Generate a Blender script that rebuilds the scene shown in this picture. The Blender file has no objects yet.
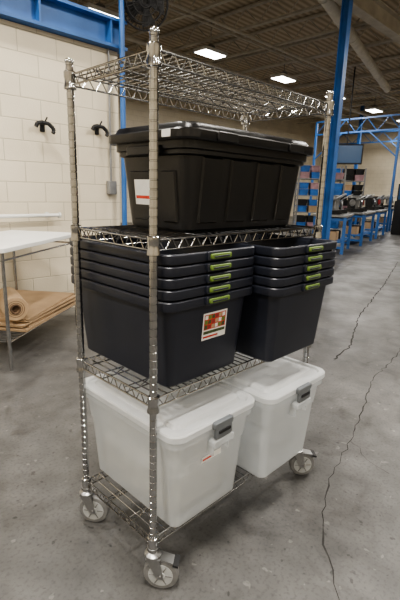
import bpy, math, random
from mathutils import Vector, Matrix
random.seed(4)
R_=math.radians
# ---------------------------------------------------------------- materials
def mat(name,col,rough=0.5,metal=0.0,var=0.0,scale=8.0,bump=0.0,bscale=60.0,emit=None,es=0.0,coat=0.0,spec=0.5):
    m=bpy.data.materials.new(name);m.use_nodes=True
    nt=m.node_tree;b=nt.nodes["Principled BSDF"]
    b.inputs["Base Color"].default_value=(*col,1);b.inputs["Roughness"].default_value=rough
    b.inputs["Metallic"].default_value=metal
    b.inputs["Specular IOR Level"].default_value=spec
    b.inputs["Coat Weight"].default_value=coat
    tc=nt.nodes.new("ShaderNodeTexCoord")
    if var>0:
        n=nt.nodes.new("ShaderNodeTexNoise");n.inputs["Scale"].default_value=scale;n.inputs["Detail"].default_value=5
        nt.links.new(tc.outputs["Object"],n.inputs["Vector"])
        r=nt.nodes.new("ShaderNodeValToRGB")
        r.color_ramp.elements[0].position=.3;r.color_ramp.elements[1].position=.7
        r.color_ramp.elements[0].color=(*[c*(1-var) for c in col],1)
        r.color_ramp.elements[1].color=(*[min(1,c*(1+var)) for c in col],1)
        nt.links.new(n.outputs["Fac"],r.inputs["Fac"]);nt.links.new(r.outputs["Color"],b.inputs["Base Color"])
    if bump>0:
        n=nt.nodes.new("ShaderNodeTexNoise");n.inputs["Scale"].default_value=bscale
        nt.links.new(tc.outputs["Object"],n.inputs["Vector"])
        bp=nt.nodes.new("ShaderNodeBump");bp.inputs["Strength"].default_value=bump;bp.inputs["Distance"].default_value=.01
        nt.links.new(n.outputs["Fac"],bp.inputs["Height"]);nt.links.new(bp.outputs["Normal"],b.inputs["Normal"])
    if emit:
        b.inputs["Emission Color"].default_value=(*emit,1);b.inputs["Emission Strength"].default_value=es
    return m
chrome=mat("chrome",(.42,.42,.42),.15,1.0,var=.12,scale=30)
zinc=mat("zinc_bracket",(.38,.38,.38),.35,1.0,var=.1,scale=40)
blackp=mat("black_plastic",(.0082,.0082,.009),.31,var=.15,scale=20,bump=.04,bscale=300)
slate=mat("slate_plastic",(.0175,.020,.030),.35,var=.1,scale=10,bump=.04,bscale=300)
green=mat("green_latch",(.12,.19,.035),.45,var=.1)
greyl=mat("grey_latch",(.12,.13,.14),.45,var=.1)
tire=mat("grey_tire",(.16,.16,.16),.6,var=.15,scale=30)
hub=mat("hub_plastic",(.36,.37,.37),.5,var=.1,scale=30)
paper=mat("paper_label",(.72,.71,.68),.6,var=.04,scale=60)
ink=mat("label_red",(.5,.05,.03),.6,var=.3,scale=60)
ink2=mat("label_dark",(.06,.08,.03),.6,var=.4,scale=80)
blue=mat("blue_paint",(.03,.115,.33),.45,var=.2,scale=3)
blue2=mat("blue_crate",(.03,.13,.40),.5,var=.3,scale=5)
pink=mat("pink_crate",(.34,.21,.23),.6,var=.2)
card=mat("cardboard",(.40,.28,.17),.85,var=.15,scale=5,bump=.1,bscale=90)
carddk=mat("cardboard_core",(.10,.06,.035),.9,var=.2)
white=mat("white_laminate",(.74,.74,.72),.35,var=.04,scale=3)
offwhite=mat("white_pipe",(.62,.62,.60),.5,var=.05)
blackm=mat("black_metal",(.015,.015,.016),.5,.2,var=.2)
greym=mat("grey_metal",(.22,.22,.22),.5,.4,var=.2)
steel=mat("machined_steel",(.35,.36,.38),.35,.8,var=.3,scale=14)
redm=mat("red_plastic",(.25,.03,.03),.5,var=.2)
joistm=mat("joist_paint",(.50,.46,.39),.7,var=.15,scale=4)
ductm=mat("duct_paint",(.66,.62,.54),.6,var=.1)
creamf=mat("far_wall_paint",(.62,.55,.42),.8,var=.12,scale=.8)
lampm=mat("lamp_diffuser",(.9,.9,.9),.5,emit=(1,.99,.95),es=16)
screen=mat("screen_glass",(.02,.05,.1),.2,emit=(.05,.12,.25),es=.3)
crackm=mat("crack_dark",(.03,.028,.027),.95,var=.4,scale=30)  # near-black colour of the flat ribbons that draw the floor cracks
foam=mat("packed_goods_pale",(.50,.48,.44),.9,var=.25,scale=14)

def clear_mat(name,col,tr=.25,tl=.35):
    m=bpy.data.materials.new(name);m.use_nodes=True;nt=m.node_tree
    b=nt.nodes["Principled BSDF"];b.inputs["Base Color"].default_value=(*col,1);b.inputs["Roughness"].default_value=.27
    o=nt.nodes["Material Output"]
    n=nt.nodes.new("ShaderNodeTexNoise");n.inputs["Scale"].default_value=5
    tc=nt.nodes.new("ShaderNodeTexCoord");nt.links.new(tc.outputs["Object"],n.inputs["Vector"])
    r=nt.nodes.new("ShaderNodeValToRGB")
    r.color_ramp.elements[0].color=(*[c*.88 for c in col],1);r.color_ramp.elements[1].color=(*col,1)
    nt.links.new(n.outputs["Fac"],r.inputs["Fac"]);nt.links.new(r.outputs["Color"],b.inputs["Base Color"])
    t=nt.nodes.new("ShaderNodeBsdfTranslucent");t.inputs["Color"].default_value=(.90,.92,.93,1)
    tp=nt.nodes.new("ShaderNodeBsdfTransparent");tp.inputs["Color"].default_value=(.94,.95,.96,1)
    m1=nt.nodes.new("ShaderNodeMixShader");m1.inputs[0].default_value=tl
    nt.links.new(b.outputs[0],m1.inputs[1]);nt.links.new(t.outputs[0],m1.inputs[2])
    m2=nt.nodes.new("ShaderNodeMixShader");m2.inputs[0].default_value=tr
    nt.links.new(m1.outputs[0],m2.inputs[1]);nt.links.new(tp.outputs[0],m2.inputs[2])
    nt.links.new(m2.outputs[0],o.inputs["Surface"]);return m
clearp=clear_mat("frosted_plastic",(.78,.80,.81),.60,.28)
clearlid=clear_mat("frosted_lid",(.84,.85,.86),.33)

def floor_mat():
    m=bpy.data.materials.new("worn_concrete");m.use_nodes=True;nt=m.node_tree;b=nt.nodes["Principled BSDF"]
    tc=nt.nodes.new("ShaderNodeTexCoord");L=nt.links.new
    def noise(s,d=6,dist=0):
        n=nt.nodes.new("ShaderNodeTexNoise");n.inputs["Scale"].default_value=s;n.inputs["Detail"].default_value=d
        n.inputs["Distortion"].default_value=dist;L(tc.outputs["Object"],n.inputs["Vector"]);return n
    def ramp(src,a,ca,bb,cb):
        r=nt.nodes.new("ShaderNodeValToRGB");e=r.color_ramp.elements
        e[0].position=a;e[0].color=(*ca,1);e[1].position=bb;e[1].color=(*cb,1);L(src,r.inputs["Fac"]);return r
    n1=ramp(noise(.8,7,.8).outputs["Fac"],.35,(.082,.080,.078),.68,(.140,.136,.131))
    n2=ramp(noise(7,9).outputs["Fac"],.35,(.72,.72,.72),.65,(1,1,1))
    n3=ramp(noise(70,4).outputs["Fac"],.30,(.7,.7,.7),.5,(1,1,1))
    n4=ramp(noise(3.2,4,1.5).outputs["Fac"],.57,(1,1,1),.72,(.66,.65,.64))
    n5=ramp(noise(16,2,.3).outputs["Fac"],.69,(1,1,1),.71,(1.6,1.6,1.56))
    n6=ramp(noise(22,2,.2).outputs["Fac"],.28,(.5,.5,.5),.32,(1,1,1))
    prev=n1.outputs["Color"]
    for n in (n2,n3,n4,n5,n6):
        mx=nt.nodes.new("ShaderNodeMix");mx.data_type='RGBA';mx.blend_type='MULTIPLY';mx.inputs[0].default_value=1
        L(prev,mx.inputs[6]);L(n.outputs["Color"],mx.inputs[7]);prev=mx.outputs[2]
    L(prev,b.inputs["Base Color"])
    rr=ramp(noise(2.5,5).outputs["Fac"],.3,(.30,.30,.30),.7,(.55,.55,.55));L(rr.outputs["Color"],b.inputs["Roughness"])
    bp=nt.nodes.new("ShaderNodeBump");bp.inputs["Strength"].default_value=.12;bp.inputs["Distance"].default_value=.01
    L(noise(25,6).outputs["Fac"],bp.inputs["Height"]);L(bp.outputs["Normal"],b.inputs["Normal"])
    return m
def block_mat(name="painted_cinder_block",axis="X"):
    m=bpy.data.materials.new(name);m.use_nodes=True;nt=m.node_tree;b=nt.nodes["Principled BSDF"];L=nt.links.new
    tc=nt.nodes.new("ShaderNodeTexCoord");sp=nt.nodes.new("ShaderNodeSeparateXYZ");cb=nt.nodes.new("ShaderNodeCombineXYZ")
    L(tc.outputs["Object"],sp.inputs[0]);L(sp.outputs[axis],cb.inputs["X"]);L(sp.outputs["Z"],cb.inputs["Y"])
    br=nt.nodes.new("ShaderNodeTexBrick");br.inputs["Scale"].default_value=1;br.inputs["Brick Width"].default_value=.4
    br.inputs["Row Height"].default_value=.2;br.inputs["Mortar Size"].default_value=.006;br.inputs["Mortar Smooth"].default_value=.7
    br.inputs["Color1"].default_value=(.70,.63,.50,1);br.inputs["Color2"].default_value=(.67,.605,.475,1);br.inputs["Mortar"].default_value=(.50,.45,.35,1)
    L(cb.outputs[0],br.inputs["Vector"])
    n=nt.nodes.new("ShaderNodeTexNoise");n.inputs["Scale"].default_value=1.3;n.inputs["Detail"].default_value=6;L(tc.outputs["Object"],n.inputs["Vector"])
    r=nt.nodes.new("ShaderNodeValToRGB");r.color_ramp.elements[0].position=.3;r.color_ramp.elements[0].color=(.86,.85,.84,1)
    r.color_ramp.elements[1].position=.7;L(n.outputs["Fac"],r.inputs["Fac"])
    mx=nt.nodes.new("ShaderNodeMix");mx.data_type='RGBA';mx.blend_type='MULTIPLY';mx.inputs[0].default_value=1
    L(br.outputs["Color"],mx.inputs[6]);L(r.outputs["Color"],mx.inputs[7]);L(mx.outputs[2],b.inputs["Base Color"])
    b.inputs["Roughness"].default_value=.6
    n2=nt.nodes.new("ShaderNodeTexNoise");n2.inputs["Scale"].default_value=60;L(tc.outputs["Object"],n2.inputs["Vector"])
    bp=nt.nodes.new("ShaderNodeBump");bp.inputs["Strength"].default_value=.5;bp.inputs["Distance"].default_value=.008;bp.invert=True
    L(br.outputs["Fac"],bp.inputs["Height"])
    bp2=nt.nodes.new("ShaderNodeBump");bp2.inputs["Strength"].default_value=.25;bp2.inputs["Distance"].default_value=.006
    L(n2.outputs["Fac"],bp2.inputs["Height"]);L(bp.outputs["Normal"],bp2.inputs["Normal"]);L(bp2.outputs["Normal"],b.inputs["Normal"]);return m
def ceil_mat():
    m=bpy.data.materials.new("ceiling_deck");m.use_nodes=True;nt=m.node_tree;b=nt.nodes["Principled BSDF"];L=nt.links.new
    tc=nt.nodes.new("ShaderNodeTexCoord");w=nt.nodes.new("ShaderNodeTexWave");w.bands_direction='Y';w.inputs["Scale"].default_value=1.6
    L(tc.outputs["Object"],w.inputs["Vector"])
    r=nt.nodes.new("ShaderNodeValToRGB");r.color_ramp.elements[0].color=(.32,.26,.18,1);r.color_ramp.elements[1].color=(.56,.47,.35,1)
    L(w.outputs["Fac"],r.inputs["Fac"]);L(r.outputs["Color"],b.inputs["Base Color"]);b.inputs["Roughness"].default_value=.9;return m

# ---------------------------------------------------------------- mesh builder
def rrect(w,d,r,seg=5):
    P=[];r=min(r,w/2-1e-4,d/2-1e-4)
    for cx,cy,a0 in ((w/2-r,d/2-r,0),(-w/2+r,d/2-r,90),(-w/2+r,-d/2+r,180),(w/2-r,-d/2+r,270)):
        for i in range(seg+1):
            a=R_(a0+90*i/seg);P.append((cx+r*math.cos(a),cy+r*math.sin(a)))
    return P
class B:
    def __init__(s): s.v=[];s.f=[];s.m=[];s.mats=[]
    def mi(s,m):
        if m not in s.mats: s.mats.append(m)
        return s.mats.index(m)
    def quad(s,pts,m):
        i=len(s.v);s.v+= [tuple(p) for p in pts];s.f.append(tuple(range(i,i+len(pts))));s.m.append(s.mi(m))
    def hexa(s,lo,hi,m):
        i=len(s.v);s.v+=[tuple(p) for p in lo]+[tuple(p) for p in hi];k=s.mi(m)
        for f in ((3,2,1,0),(4,5,6,7),(0,1,5,4),(1,2,6,5),(2,3,7,6),(3,0,4,7)):
            s.f.append(tuple(i+j for j in f));s.m.append(k)
    def box(s,c,sz,m,rz=0,ry=0,rx=0):
        M=Matrix.Translation(c)@Matrix.Rotation(rz,4,'Z')@Matrix.Rotation(ry,4,'Y')@Matrix.Rotation(rx,4,'X')
        x,y,z=[q/2 for q in sz]
        lo=[M@Vector(p) for p in ((-x,-y,-z),(x,-y,-z),(x,y,-z),(-x,y,-z))]
        hi=[M@Vector(p) for p in ((-x,-y,z),(x,-y,z),(x,y,z),(-x,y,z))]
        s.hexa(lo,hi,m)
    def loft(s,rings,m,cap0=True,cap1=True,closed=False):
        i=len(s.v);n=len(rings[0]);k=s.mi(m)
        for r in rings: s.v+=[tuple(p) for p in r]
        for a in range(len(rings)-1):
            for j in range(n):
                s.f.append((i+a*n+j,i+a*n+(j+1)%n,i+(a+1)*n+(j+1)%n,i+(a+1)*n+j));s.m.append(k)
        if cap0: s.f.append(tuple(i+j for j in reversed(range(n))));s.m.append(k)
        if cap1: s.f.append(tuple(i+(len(rings)-1)*n+j for j in range(n)));s.m.append(k)
    def prof(s,w,d,r,pr,m,c=(0,0,0),cap0=True,cap1=True,seg=5):
        s.loft([[(c[0]+x,c[1]+y,c[2]+z) for x,y in rrect(w-2*i,d-2*i,max(.004,r-i*.4),seg)] for i,z in pr],m,cap0,cap1)
    def rbox(s,c,sz,r,m,bev=.003,axis='z'):
        w,d,h=sz
        if axis=='y': w,d,h=sz[0],sz[2],sz[1]
        if axis=='x': w,d,h=sz[1],sz[2],sz[0]
        rr=[]
        for i,z in ((bev,-h/2),(0,-h/2+bev),(0,h/2-bev),(bev,h/2)):
            ring=[]
            for x,y in rrect(w-2*i,d-2*i,r):
                if axis=='z': p=(x,y,z)
                elif axis=='y': p=(-x,z,y)
                else: p=(z,x,y)
                ring.append((c[0]+p[0],c[1]+p[1],c[2]+p[2]))
            rr.append(ring)
        s.loft(rr,m)
    def tube(s,p0,p1,r,m,n=8,r1=None,cap=True):
        p0=Vector(p0);p1=Vector(p1);d=(p1-p0).normalized()
        a=d.orthogonal().normalized();b=d.cross(a)
        r1=r if r1 is None else r1
        s.loft([[p+(a*math.cos(2*math.pi*j/n)+b*math.sin(2*math.pi*j/n))*q for j in range(n)] for p,q in ((p0,r),(p1,r1))],m,cap,cap)
    def path(s,pts,r,m,n=6):
        for a,b in zip(pts[:-1],pts[1:]): s.tube(a,b,r,m,n)
    def lathe(s,p,axis,pr,m,n=20):
        p=Vector(p);d=Vector(axis).normalized();a=d.orthogonal().normalized();b=d.cross(a)
        s.loft([[p+d*h+(a*math.cos(2*math.pi*j/n)+b*math.sin(2*math.pi*j/n))*r for j in range(n)] for r,h in pr],m)
    def torus(s,c,axis,R,r,m,n=28,k=8):
        c=Vector(c);d=Vector(axis).normalized();a=d.orthogonal().normalized();b=d.cross(a)
        i=len(s.v);q=s.mi(m)
        for j in range(n):
            u=a*math.cos(2*math.pi*j/n)+b*math.sin(2*math.pi*j/n)
            for l in range(k):
                t=2*math.pi*l/k;s.v.append(tuple(c+u*(R+r*math.cos(t))+d*r*math.sin(t)))
        for j in range(n):
            for l in range(k):
                s.f.append((i+j*k+l,i+((j+1)%n)*k+l,i+((j+1)%n)*k+(l+1)%k,i+j*k+(l+1)%k));s.m.append(q)
    def obj(s,name,loc=(0,0,0),rz=0,parent=None,sharp=35):
        me=bpy.data.meshes.new(name);me.from_pydata(s.v,[],s.f)
        for m in s.mats: me.materials.append(m)
        me.polygons.foreach_set("material_index",s.m)
        import bmesh
        bm=bmesh.new();bm.from_mesh(me);bmesh.ops.recalc_face_normals(bm,faces=bm.faces);bm.to_mesh(me);bm.free()
        me.shade_smooth()
        try: me.set_sharp_from_angle(angle=R_(sharp))
        except Exception: pass
        o=bpy.data.objects.new(name,me);bpy.context.scene.collection.objects.link(o)
        o.location=loc;o.rotation_euler=(0,0,rz)
        if parent: o.parent=parent
        return o
def empty(name,loc=(0,0,0),rz=0):
    o=bpy.data.objects.new(name,None);bpy.context.scene.collection.objects.link(o);o.location=loc;o.rotation_euler=(0,0,rz);return o

# ---------------------------------------------------------------- camera
a_,p_,r_,F=.7746,.2471,.0289,433.8
CAM=Vector((-.7974,-.9737,1.3669))
f=Vector((math.cos(a_)*math.cos(p_),math.sin(a_)*math.cos(p_),-math.sin(p_)))
Rv=Vector((math.sin(a_),-math.cos(a_),0));Uv=Rv.cross(f)
R2=Rv*math.cos(r_)+Uv*math.sin(r_);U2=Uv*math.cos(r_)-Rv*math.sin(r_)
cd=bpy.data.cameras.new("camera");cam=bpy.data.objects.new("camera",cd);bpy.context.scene.collection.objects.link(cam)
M=Matrix.Identity(4)
for i in range(3): M[i][0]=R2[i];M[i][1]=U2[i];M[i][2]=-f[i];M[i][3]=CAM[i]
cam.matrix_world=M;cd.sensor_fit='HORIZONTAL';cd.sensor_width=36;cd.lens=F*36/400;cd.clip_end=200;cd.clip_start=.05
bpy.context.scene.camera=cam
try: bpy.context.scene.view_settings.look='AgX - Medium High Contrast'
except Exception: pass

# ---------------------------------------------------------------- room
b=B();b.box((9.5,3,-.05),(31,22,.1),floor_mat());b.obj("floor")
b=B();b.box((9.5,3,5.75),(31,22,.1),ceil_mat());b.obj("ceiling")
b=B();b.box((-1.83,3.6,1.42),(8.34,.2,2.84),block_mat());b.obj("wall_left")
b=B();b.box((25.1,3,2.85),(.2,22,5.7),block_mat("painted_block_far","Y"));b.obj("wall_far")
b=B();b.box((9.5,14.1,2.85),(31,.2,5.7),block_mat("painted_block_back","X"));b.obj("wall_back")
b=B();b.box((9.5,-8.1,2.85),(31,.2,5.7),creamf);b.obj("wall_front")
b=B();b.box((-6.1,3,2.85),(.2,22,5.7),creamf);b.obj("wall_near")
# blue steel beam on wall top
b=B()
b.box((-1.8,3.5,2.86),(8.4,.22,.03),blue);b.box((-1.8,3.5,3.12),(8.4,.22,.03),blue);b.box((-1.8,3.5,2.99),(8.4,.03,.24),blue)
for x in (-1,0.2,1.4,2.2): b.box((x,3.5,2.99),(.02,.2,.24),blue)
b.obj("steel_beam")
b=B();b.tube((2.29,3.34,0),(2.29,3.34,5.2),.03,blue,16);b.box((2.29,3.34,.01),(.18,.12,.02),blue);b.obj("blue_pipe_post")
# columns
for x,y in ((7.1,3.35),(14.0,3.35),(21,9.6)):
    b=B()
    b.box((x,y-.065,2.85),(.13,.014,5.7),blue);b.box((x,y+.065,2.85),(.13,.014,5.7),blue);b.box((x,y,2.85),(.014,.13,5.7),blue)
    b.box((x,y,.01),(.26,.26,.02),blue)
    b.obj("steel_column")
# joists
for i,x in enumerate([.8+1.5*k for k in range(16)]):
    b=B()
    for dx in (-.03,.03):
        b.box((x+dx,3,5.66),(.04,21.6,.05),joistm);b.box((x+dx,3,5.22),(.04,21.6,.05),joistm)
    y=-7.6;z=0
    pts=[]
    while y<13.7: pts.append((x,y,5.24 if z else 5.64));y+=.42;z=1-z
    b.path(pts,.014,joistm,5);b.obj("roof_joist")
b=B()
for y in (3.6,10.2):
    b.box((9.5,y,5.14),(30.5,.22,.03),joistm);b.box((9.5,y,4.8),(30.5,.22,.03),joistm);b.box((9.5,y,4.97),(30.5,.03,.34),joistm)
b.obj("roof_girder")
b=B();b.tube((7.0,3.92,5.0),(15.5,6.1,5.0),.12,ductm,20)
for k in range(7): 
    t=k/7+.05;b.torus((7+8.5*t,3.92+2.18*t,5.0),(8.5,2.18,0),.122,.012,ductm)
b.obj("air_duct")
b=B()
for y,z,r in ((6.7,5.1,.035),(7.0,5.14,.025),(9.1,5.08,.06)):
    b.tube((-5,y,z),(24.8,y,z),r,joistm,10)
b.obj("ceiling_pipes")
# lights
def fixture(x,y,power):
    b=B()
    b.rbox((x,y,4.93),(.86,.5,.09),.04,offwhite,.02);b.rbox((x,y,4.88),(.78,.42,.01),.03,lampm,.002)
    b.lathe((x,y,4.97),(0,0,1),[(.12,0),(.12,.10),(.06,.14)],greym,16)
    b.tube((x,y,5.1),(x,y,5.66),.01,greym,6)
    o=b.obj("ceiling_light")
    l=bpy.data.lights.new("lamp_light","AREA");l.shape='RECTANGLE';l.size=.6;l.size_y=.4;l.energy=power;l.color=(1,.95,.87)
    q=bpy.data.objects.new("lamp_light",l);bpy.context.scene.collection.objects.link(q);q.location=(x,y,4.85);q.parent=o
K=.53
for x in (5,8.4,11.8,15.2,18.6,22): fixture(x,7.9,300*K)
for x in (-3.5,-.5,3,6.5): fixture(x,-.6,300*K)
for x in (-4,0,4): fixture(x,-5,270*K)
for x in (-3.5,0.3): fixture(x,2.4,220*K)
for x in (12,17,22): fixture(x,1.5,330*K)
w=bpy.data.worlds.new("World");bpy.context.scene.world=w;w.use_nodes=True
w.node_tree.nodes["Background"].inputs[0].default_value=(.80,.88,1,1);w.node_tree.nodes["Background"].inputs[1].default_value=.4

# ---------------------------------------------------------------- rack
W,D=.915,.4335;ZT=1.77
rack=empty("wire_shelving_rack")
corners=((0,0),(W,0),(0,D),(W,D))
pr=[]
z=.15
pr.append((.0127,z))
while z<ZT-.02:
    pr+= [(.0127,z+.0205),(.0114,z+.0215),(.0114,z+.0245),(.0127,z+.0254)];z+=.0254
b=B()
for x,y in corners:
    b.lathe((x,y,0),(0,0,1),pr,chrome,20)
    b.lathe((x,y,z),(0,0,1),[(.0127,0),(.0127,.006),(.0145,.008),(.0145,.014),(.011,.019)],chrome,20)
b.obj("posts",parent=rack)
zs=(1.721,1.225,.723,.195)
for si,z in enumerate(zs):
    b=B();zb=z-.031;wr=.0032
    for x,y in corners:
        b.lathe((x,y,0),(0,0,1),[(.0165,z+.012),(.0195,z+.009),(.0195,z-.005),(.018,z-.012),(.018,zb+.004),(.0205,zb-.004),(.0205,zb-.012),(.0165,zb-.014)][::-1],chrome,22)
    def truss(p,q,z1=z,z0=zb,step=.026,r=wr):
        p=Vector(p);q=Vector(q);L=(q-p).length;n=max(4,int(L/step));n+=n%2
        b.tube((p.x,p.y,z1),(q.x,q.y,z1),r,chrome,8);b.tube((p.x,p.y,z0),(q.x,q.y,z0),r,chrome,8)
        pts=[]
        for i in range(n+1):
            t=p.lerp(q,i/n);zz=z0 if i%2 else z1
            d=(q-p).normalized()*.003
            pts+=[(t.x-d.x,t.y-d.y,zz),(t.x+d.x,t.y+d.y,zz)]
        b.path(pts,.0022,chrome,6)
    g=.017
    truss((g,0,0),(W-g,0,0));truss((g,D,0),(W-g,D,0));truss((0,g,0),(0,D-g,0));truss((W,g,0),(W,D-g,0))
    for yy in (D/3,2*D/3): truss((0,yy,0),(W,yy,0),z-.006,zb+.004,.05,.0028)
    n=31
    for i in range(1,n):
        x=W*i/n;b.tube((x,0,z+.001),(x,D,z+.001),.0024,chrome,6)
    b.obj("shelf_%d"%(si+1),parent=rack)
def caster(x,y,ang,k,brake):
    b=B();dx,dy=math.cos(ang),math.sin(ang);ax=Vector((-dy,dx,0));o=.03
    b.lathe((x,y,0),(0,0,1),[(.012,.168),(.02,.165),(.02,.158),(.012,.155),(.012,.150)][::-1],zinc)
    b.lathe((x,y,0),(0,0,1),[(.026,.128),(.03,.131),(.03,.14),(.018,.146),(.012,.152)],zinc)
    c=Vector((x+dx*o,y+dy*o,.0625))
    for s in (-1,1):
        q=ax*(s*.023);t=ax*(s*.0012)
        top0=Vector((x-dx*.02,y-dy*.02,.128));top1=Vector((x+dx*.026,y+dy*.026,.128))
        b0=c+Vector((-dx*.012,-dy*.012,-.012));b1=c+Vector((dx*.012,dy*.012,-.012))
        b.hexa([b0+q-t,b1+q-t,b1+q+t,b0+q+t],[top0+q-t,top1+q-t,top1+q+t,top0+q+t],zinc)
    b.box((x+dx*.003,y+dy*.003,.128),(.05,.05,.004),zinc,rz=ang)
    b.tube(c-ax*.03,c+ax*.03,.006,zinc,12)
    b.lathe(c-ax*.016,ax,[(.052,0),(.058,.001),(.0625,.006),(.0625,.026),(.058,.031),(.052,.032)],tire,36)
    for s in (-1,1):
        b.lathe(c+ax*(s*.016),ax*s,[(.044,0),(.044,.0015),(.04,.002)],hub,30)
        b.lathe(c+ax*(s*.017),ax*s,[(.018,0),(.016,.004),(.012,.0045)],hub,20)
        for i in range(6):
            t=i*math.pi/3;u=Vector((dx,dy,0))*math.cos(t)+Vector((0,0,1))*math.sin(t)
            b.tube(c+ax*(s*.0172)+u*.014,c+ax*(s*.0172)+u*.04,.0028,tire,5)
    if brake:
        pz=.122
        b.box((x+dx*.055,y+dy*.055,pz),(.06,.04,.006),zinc,rz=ang,ry=.25)
        b.box((x+dx*.083,y+dy*.083,pz-.008),(.02,.05,.008),blackm,rz=ang,ry=.25)
    b.obj("caster_%d"%k,parent=rack)
caster(0,0,R_(-52),1,True);caster(0,D,R_(-50),2,False);caster(W,0,R_(-42),3,True);caster(W,D,R_(-30),4,False)

# ---------------------------------------------------------------- dark nested bins
def dark_bin(name,loc,sticker=False,full=True):
    w,d,h=.437,.60,.308;b=B();tb=.044
    b.prof(w,d,.045,[(tb+.008,0),(tb,.008),(.022,h-.036),(.012,h-.034),(.012,h-.030),(.001,h-.030),(0,h-.027),(0,h-.004),(.003,h),(.009,h),(.014,h-.003),(.0245,h-.030),(tb+.004,.010),(tb+.012,.004)],slate,seg=7)
    for s in (-1,1):
        y=s*d/2
        b.rbox((0,y+s*.004,h-.014),(.115,.012,.030),.006,slate,.002,'y')
        b.rbox((0,y+s*.011,h-.015),(.098,.010,.017),.006,green,.002,'y')
        b.rbox((0,y+s*.016,h-.0165),(.074,.004,.006),.003,slate,.001,'y')
    if sticker:
        def P(x,z,o=.0015):
            ins=tb+(.022-tb)*(z-.008)/(h-.036-.008);return (x-.012,-d/2+ins-o,z)
        def patch(x0,x1,z0,z1,m,o):
            b.quad([P(x0,z0,o),P(x1,z0,o),P(x1,z1,o),P(x0,z1,o)],m)
        patch(-.025,.095,.142,.240,paper,.0012)
        patch(-.019,.089,.179,.234,ink,.0017)
        for i in range(6):
            for j in range(3):
                patch(-.016+i*.0172,-.002+i*.0172,.182+j*.0175,.196+j*.0175,(ink2,card,green,redm,paper)[(i*3+j*2)%5],.0022)
        patch(-.019,.089,.163,.174,ink2,.0017);patch(-.019,.055,.149,.156,ink,.0017)
    return b.obj(name,loc)
sh3=.7265
for k in range(5):
    dark_bin("storage_bin",(.246,.268,sh3+.0365*k),k==0)
for k in range(5):
    dark_bin("storage_bin",(.682,.178,sh3+.0365*k))

# ---------------------------------------------------------------- black tote with lid
def black_tote(name,loc,rz):
    w,d,h=.755,.45,.347;b=B();tb=.066
    b.prof(w,d,.06,[(tb+.01,0),(tb,.01),(.043,.245),(.030,.25),(.030,.262),(.022,.266),(.022,.30),(.03,.302),(.045,.29),(tb+.008,.014),(tb+.016,.008)],blackp,seg=6)
    def ins(z): return tb+(.043-tb)*(z-.01)/.235
    for s in (-1,1):
        for xc,ww in ((-.22,.095),(-.075,.105),(.075,.105),(.22,.095)):
            def P(x,z,o): return (xc+x,s*(d/2-ins(z)+o),z)
            lo=[P(-ww/2,.03,-.002),P(ww/2,.03,-.002),P(ww/2*.9,.034,.009),P(-ww/2*.9,.034,.009)]
            hi=[P(-ww/2,.246,-.002),P(ww/2,.246,-.002),P(ww/2*.9,.240,.009),P(-ww/2*.9,.240,.009)]
            b.hexa(lo,hi,blackp)
        for yc,ww in ((-.09,.07),(.05,.13)):
            def Q(y,z,o): return (s*(w/2-ins(z)+o),yc+y,z)
            b.hexa([Q(-ww/2,.03,-.002),Q(ww/2,.03,-.002),Q(ww/2*.9,.034,.009),Q(-ww/2*.9,.034,.009)],[Q(-ww/2,.2,-.002),Q(ww/2,.2,-.002),Q(ww/2*.9,.195,.009),Q(-ww/2*.9,.195,.009)],blackp)
        b.rbox((s*(w/2-.02),0,.262),(.035,.17,.03),.008,blackp,.003,'z')
    b.prof(w,d,.06,[(.016,.292),(.004,.290),(0,.296),(0,.318),(.004,.322),(.018,.323),(.024,.338),(.03,.343),(.05,.343),(.056,.334),(.09,.334),(.1,.347),(.12,.347)],blackp,seg=6)
    for s in (-1,1):
        for xc in (-.2,.2): b.rbox((xc,s*(d/2+.002),.306),(.10,.012,.03),.008,blackp,.003,'y')
    def Q(y,z): return (-w/2+ins(z)-.0125,y,z)
    b.quad([Q(-.005,.085),Q(.085,.085),Q(.085,.17),Q(-.005,.17)],paper)
    def Q2(y,z): return (-w/2+ins(z)-.013,y,z)
    b.quad([Q2(.0,.105),Q2(.08,.105),Q2(.08,.116),Q2(.0,.116)],ink)
    b.rbox((-w/2-.001,-.13,.307),(.003,.04,.022),.002,paper,.001,'x')
    return b.obj(name,loc,rz)
black_tote("lidded_storage_tote",(.512,.235,1.2285),R_(0))

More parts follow.
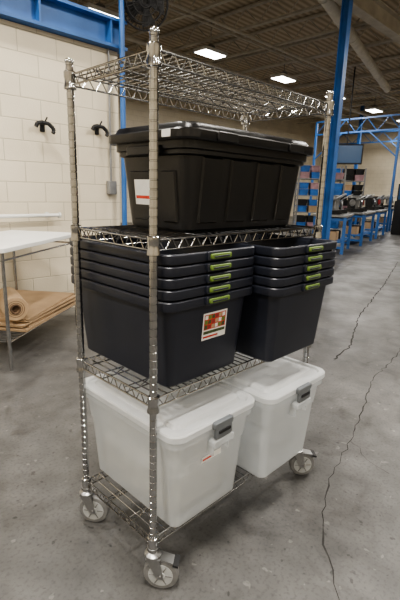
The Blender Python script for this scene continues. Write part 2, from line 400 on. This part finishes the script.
# ---------------------------------------------------------------- clear totes
def clear_tote(name,loc,label):
    w,d,h=.437,.60,.415;b=B();tb=.052
    b.prof(w,d,.05,[(tb+.012,0),(tb,.012),(.034,.26),(.030,.262),(.020,.352),(.008,.354),(.006,.385),(.012,.387),(.024,.35),(.034,.262),(.038,.26),(tb+.004,.016),(tb+.016,.006)],clearp,seg=7)
    b.prof(w,d,.05,[(.01,.382),(.002,.381),(0,.385),(0,.402),(.004,.407),(.022,.408),(.028,.400),(.046,.400),(.054,.412),(.066,.415),(.10,.415)],clearlid,cap0=False,seg=7)
    for s in (-1,1):
        y=s*d/2
        b.rbox((0,y+s*.006,.392),(.095,.02,.026),.007,greyl,.003,'y')
        b.rbox((0,y+s*.009,.362),(.085,.014,.044),.010,greyl,.003,'y')
        b.rbox((0,y+s*.017,.368),(.06,.005,.012),.004,blackp,.001,'y')
        b.rbox((0,y+s*.002,.326),(.105,.03,.026),.008,clearp,.003,'y')
        for xx in (-.04,.04): b.box((xx,y-s*.012,.300),(.006,.03,.05),clearp)
    for s in (-1,1):
        for yy in (-.16,0,.16): b.box((s*(w/2-.014),yy,.372),(.012,.008,.03),clearp)
    if label:  # packed goods inside, faintly visible
        b.rbox((0,.02,.014+.09),(.30,.46,.18),.05,foam,.03)
        def P(x,z):
            ins=tb+(.034-tb)*(z-.012)/.248;return (x,-d/2+ins-.002,z)
        b.quad([P(-.06,.235),P(.04,.235),P(.04,.258),P(-.06,.258)],paper)
        b.quad([(x,y-.0008,z) for x,y,z in (P(-.055,.242),P(.0,.242),P(.0,.250),P(-.055,.250))],ink)
    return b.obj(name,loc)
clear_tote("clear_storage_tote",(.236,.215,.1985),True)
clear_tote("clear_storage_tote",(.684,.17,.1985),False)

# ---------------------------------------------------------------- left side: table, cardboard
TA=R_(36.3)
tab=empty("packing_table",(1.40,2.88,0),TA)
TH=.915
b=B();b.rbox((-.625,.35,TH),(1.25,.70,.035),.02,white,.004)
b.obj("tabletop",parent=tab)
b=B()
for x in (-.03,-1.22):
    for y in (.03,.67): b.tube((x,y,0),(x,y,TH-.015),.014,chrome,12)
for x in (-.03,-1.22): b.tube((x,.03,.84),(x,.67,.84),.008,chrome,8)
for y in (.03,.67): b.tube((-.03,y,.84),(-1.22,y,.84),.008,chrome,8)
for y in (.03,.67): b.tube((-.03,y,.22),(-1.22,y,.22),.006,chrome,8)
for i in range(36):
    x=-.03-1.19*i/35;b.tube((x,.03,.226),(x,.67,.226),.003,chrome,6)
b.obj("legs",parent=tab)
b=B()
for k in range(8):
    b.box((-.50+random.uniform(-.03,.03),.34+random.uniform(-.02,.02),.236+k*.0125),(.95,.62,.009),card,rz=random.uniform(-.06,.06))
b.obj("cardboard_sheets",(1.40,2.88,0),TA)
b=B();n=28
b.loft([[(x,r*math.cos(2*math.pi*j/n),r*math.sin(2*math.pi*j/n)) for j in range(n)] for x,r in ((.42,.03),(.02,.03),(0,.035),(0,.092),(.004,.095),(.416,.095),(.42,.092),(.42,.03))],card,False,False)
b.torus((.0,0,0),(1,0,0),.034,.008,carddk);b.torus((0,0,0),(1,0,0),.065,.002,carddk);b.torus((0,0,0),(1,0,0),.05,.002,carddk)
b.lathe((.02,0,0),(1,0,0),[(.03,0),(.03,.38)],carddk)
b.obj("kraft_paper_roll",(.53,2.34,.425),TA+R_(40))

# wall things
b=B();b.tube((-.8,3.40,1.07),(1.48,3.40,1.07),.019,offwhite,14)
for x in (-.6,.4,1.40): b.tube((x,3.40,1.07),(x,3.5,1.07),.01,offwhite,8);b.lathe((x,3.5,1.07),(0,-1,0),[(.03,0),(.03,.006),(.02,.008)],offwhite)
b.lathe((1.48,3.40,1.07),(1,0,0),[(.019,0),(.03,.002),(.03,.02),(.02,.024)],offwhite)
b.obj("wall_rail")
for x,z in ((1.40,1.95),(2.04,1.99)):
    b=B()
    b.rbox((x,3.492,z),(.05,.016,.10),.01,blackm,.003,'y')
    pts=[(x-.10,3.42,z-.015),(x-.085,3.415,z+.02),(x-.04,3.41,z+.032),(x+.03,3.41,z+.025),(x+.075,3.41,z-.01),(x+.085,3.41,z-.04),(x+.07,3.41,z-.06)]
    b.path(pts,.02,blackm,10)
    b.tube((x,3.49,z+.02),(x,3.41,z+.03),.016,blackm,10);b.tube((x+.01,3.45,z+.04),(x+.03,3.43,z+.09),.008,blackm,8)
    b.obj("wall_hook")
b=B();b.rbox((2.2,3.46,1.37),(.10,.07,.15),.01,greym,.004,'y');b.tube((2.2,3.47,1.44),(2.2,3.47,2.84),.012,greym,8);b.obj("outlet_box")
# fan
fan=empty("wall_fan",(2.52,3.25,3.32))
b=B();ax=Vector((-.45,-.85,-.2)).normalized()
for off,RR in ((-.06,.20),(-.02,.26),(.03,.26),(.07,.20),(.085,.13),(.09,.06)): b.torus(ax*off,ax,RR,.007,blackm,32,6)
u=ax.orthogonal().normalized();v=ax.cross(u)
for i in range(36):
    t=2*math.pi*i/36;q=u*math.cos(t)+v*math.sin(t);b.path([q*.03+ax*.092,q*.13+ax*.085,q*.20+ax*.07,q*.26+ax*.03,q*.26-ax*.02,q*.20-ax*.06],.003,blackm,5)
b.obj("cage",parent=fan)
b=B();b.lathe(-ax*.16,ax,[(.05,0),(.09,.02),(.09,.13),(.05,.17),(.03,.20)],blackm)
for i in range(5):
    t=i*math.pi*.4;q=u*math.cos(t)+v*math.sin(t);s=q.cross(ax)
    b.hexa([q*.03-s*.02-ax*.01,q*.03+s*.02+ax*.01,q*.22+s*.11+ax*.03,q*.22-s*.07-ax*.02],[q*.03-s*.02-ax*.007,q*.03+s*.02+ax*.013,q*.22+s*.11+ax*.033,q*.22-s*.07-ax*.017],blackm)
b.tube(-ax*.14,Vector((-.23,.09,-.05)),.02,blackm,10);b.obj("motor_and_blades",parent=fan)

# ---------------------------------------------------------------- background work area
def machine(b,x,y,z,s=1.0,k=0):
    b.box((x,y,z+.04*s),(.36*s,.28*s,.08*s),blackm);b.rbox((x-.08*s,y,z+.20*s),(.12*s,.16*s,.28*s),.02,greym if k%2 else blackm,.01)
    b.rbox((x+.04*s,y,z+.33*s),(.34*s,.15*s,.11*s),.02,blackm if k%3 else steel,.01);b.tube((x+.13*s,y,z+.28*s),(x+.13*s,y,z+.12*s),.025*s,steel,10)
    b.lathe((x-.14*s,y-.1*s,z+.22*s),(0,-1,0),[(.07*s,0),(.08*s,.01),(.08*s,.03),(.05*s,.035)],redm if k==3 else steel,16)
    b.tube((x+.05*s,y-.08*s,z+.3*s),(x+.16*s,y-.26*s,z+.42*s),.012*s,steel,8)
def bench(x,y,L,d,rz,n=3):
    e=empty("workbench",(x,y,0),rz);b=B();b.rbox((0,0,.88),(L,d,.05),.01,greym,.005)
    for sx in (-1,1):
        for sy in (-1,1): b.box((sx*(L/2-.06),sy*(d/2-.06),.43),(.07,.07,.86),blue)
        b.box((sx*(L/2-.06),0,.15),(.05,d-.1,.05),blue)
    b.box((0,0,.8),(L-.1,d-.1,.06),blue);b.box((0,.0,.28),(L-.1,d-.15,.03),blue)
    for i in range(3):
        b.box((-L/2+.35+i*.45,0,.40),(.3,.35,.2),(card,blackm,steel)[i],rz=.2*i)
    b.obj("bench_frame",parent=e)
    for i in range(n):
        m=B();machine(m,0,0,0,1.15,i)
        o=m.obj("benchtop_machine",parent=e);o.location=(-L/2+.3+i*(L-.6)/max(1,n-1),random.uniform(-.1,.1),.906);o.rotation_euler=(0,0,random.uniform(-.9,.9))
bench(9.3,4.35,1.4,.8,R_(20),3);bench(11.6,4.85,1.8,.8,R_(15),4);bench(14.1,5.5,1.8,.8,R_(15),4);bench(18.0,6.6,2.0,.8,R_(15),3)
def crate_rack(x,y,h,rz=0):
    e=empty("crate_rack",(x,y,0),rz);b=B()
    for sx in (-.75,.75):
        for sy in (-.3,.3): b.box((sx,sy,h/2),(.05,.05,h),greym)
    lv=[.2,.75,1.3,1.85]
    for z in lv: b.box((0,0,z),(1.55,.65,.03),greym)
    b.obj("frame",parent=e)
    b=B()
    for z in lv:
        for i in range(4):
            for j in range(2):
                if random.random()<.92:
                    m=random.choice((blue2,blue2,blue2,pink,card,blackm));c=(-.56+i*.375,-.02,z+.016+j*.21)
                    b.prof(.34,.56,.02,[(.03,0),(.01,.17),(0,.175),(0,.2),(.01,.2),(.035,.01)],m,c,seg=2)
    b.obj("crates",parent=e)
crate_rack(12.9,6.9,2.3,R_(-50));crate_rack(14.6,7.0,2.3,R_(-50))
def gantry(x,y0,y1,h,t=.03):
    b=B()
    for y in (y0,y1): b.box((x,y,h/2),(.08,.08,h),blue)
    for z in (h,h-.5): b.box((x,(y0+y1)/2,z),(2*t,y1-y0,2*t),blue)
    n=8
    for i in range(n):
        ya=y0+(y1-y0)*i/n;yb=y0+(y1-y0)*(i+1)/n
        b.tube((x,ya,h if i%2 else h-.5),(x,yb,h-.5 if i%2 else h),.016,blue,8)
    b.tube((x,y0,h-1.5),(x,y0+1.2,h-.5),.026,blue,8);b.tube((x,y1,h-1.5),(x,y1-1.2,h-.5),.026,blue,8)
    b.obj("blue_gantry")
gantry(16.6,5.9,9.4,4.3);gantry(22.9,7.6,12.0,4.6)
b=B();b.rbox((0,0,0),(.06,1.0,.6),.02,blackm,.01,'x');b.box((-.035,0,0),(.005,.92,.52),screen);b.tube((0,0,.3),(0,0,2.5),.02,blackm,8);b.obj("hanging_monitor",(12.6,5.9,2.6),R_(30))
b=B();b.box((0,0,.6),(.5,.8,1.2),blackm);b.box((0,0,1.5),(.45,.7,.6),blackm);b.box((-.24,0,1.5),(.01,.6,.5),screen);b.obj("machine_cabinet",(15.9,5.0,0),R_(10))

# ---------------------------------------------------------------- floor cracks
def crack(pts,w0):
    rr=random.Random(7);P=[]
    for a,c in zip(pts[:-1],pts[1:]):
        a=Vector((*a,0));c=Vector((*c,0));L=(c-a).length;n=max(2,int(L/.045))
        nrm=Vector((-(c-a).y,(c-a).x,0)).normalized()
        for i in range(n): P.append(a.lerp(c,i/n)+nrm*rr.uniform(-.012,.012))
    P.append(Vector((*pts[-1],0)))
    b=B();L=[];Rr=[]
    for i,p in enumerate(P):
        d=(P[min(i+1,len(P)-1)]-P[max(i-1,0)]).normalized();nn=Vector((-d.y,d.x,0));w=w0*rr.uniform(.35,1.2)
        L.append((p.x+nn.x*w,p.y+nn.y*w,.0007));Rr.append((p.x-nn.x*w,p.y-nn.y*w,.0007))
    for i in range(len(P)-1): b.quad([L[i],Rr[i],Rr[i+1],L[i+1]],crackm)
    b.obj("floor_crack")
crack([(8.77,2.48),(6.13,1.69),(4.89,1.35),(3.90,1.08),(2.97,.70),(2.5,.63)],.008)
crack([(3.6,.45),(3.13,.315),(2.33,.225),(1.945,.097),(1.416,-.048),(1.113,-.121),(.904,-.175),(.729,-.258),(.608,-.331),(.519,-.41),(.426,-.491),(.3,-.65),(.1,-.8)],.0036)
crack([(1.416,-.048),(1.38,-.12),(1.30,-.20),(1.27,-.33)],.0018)
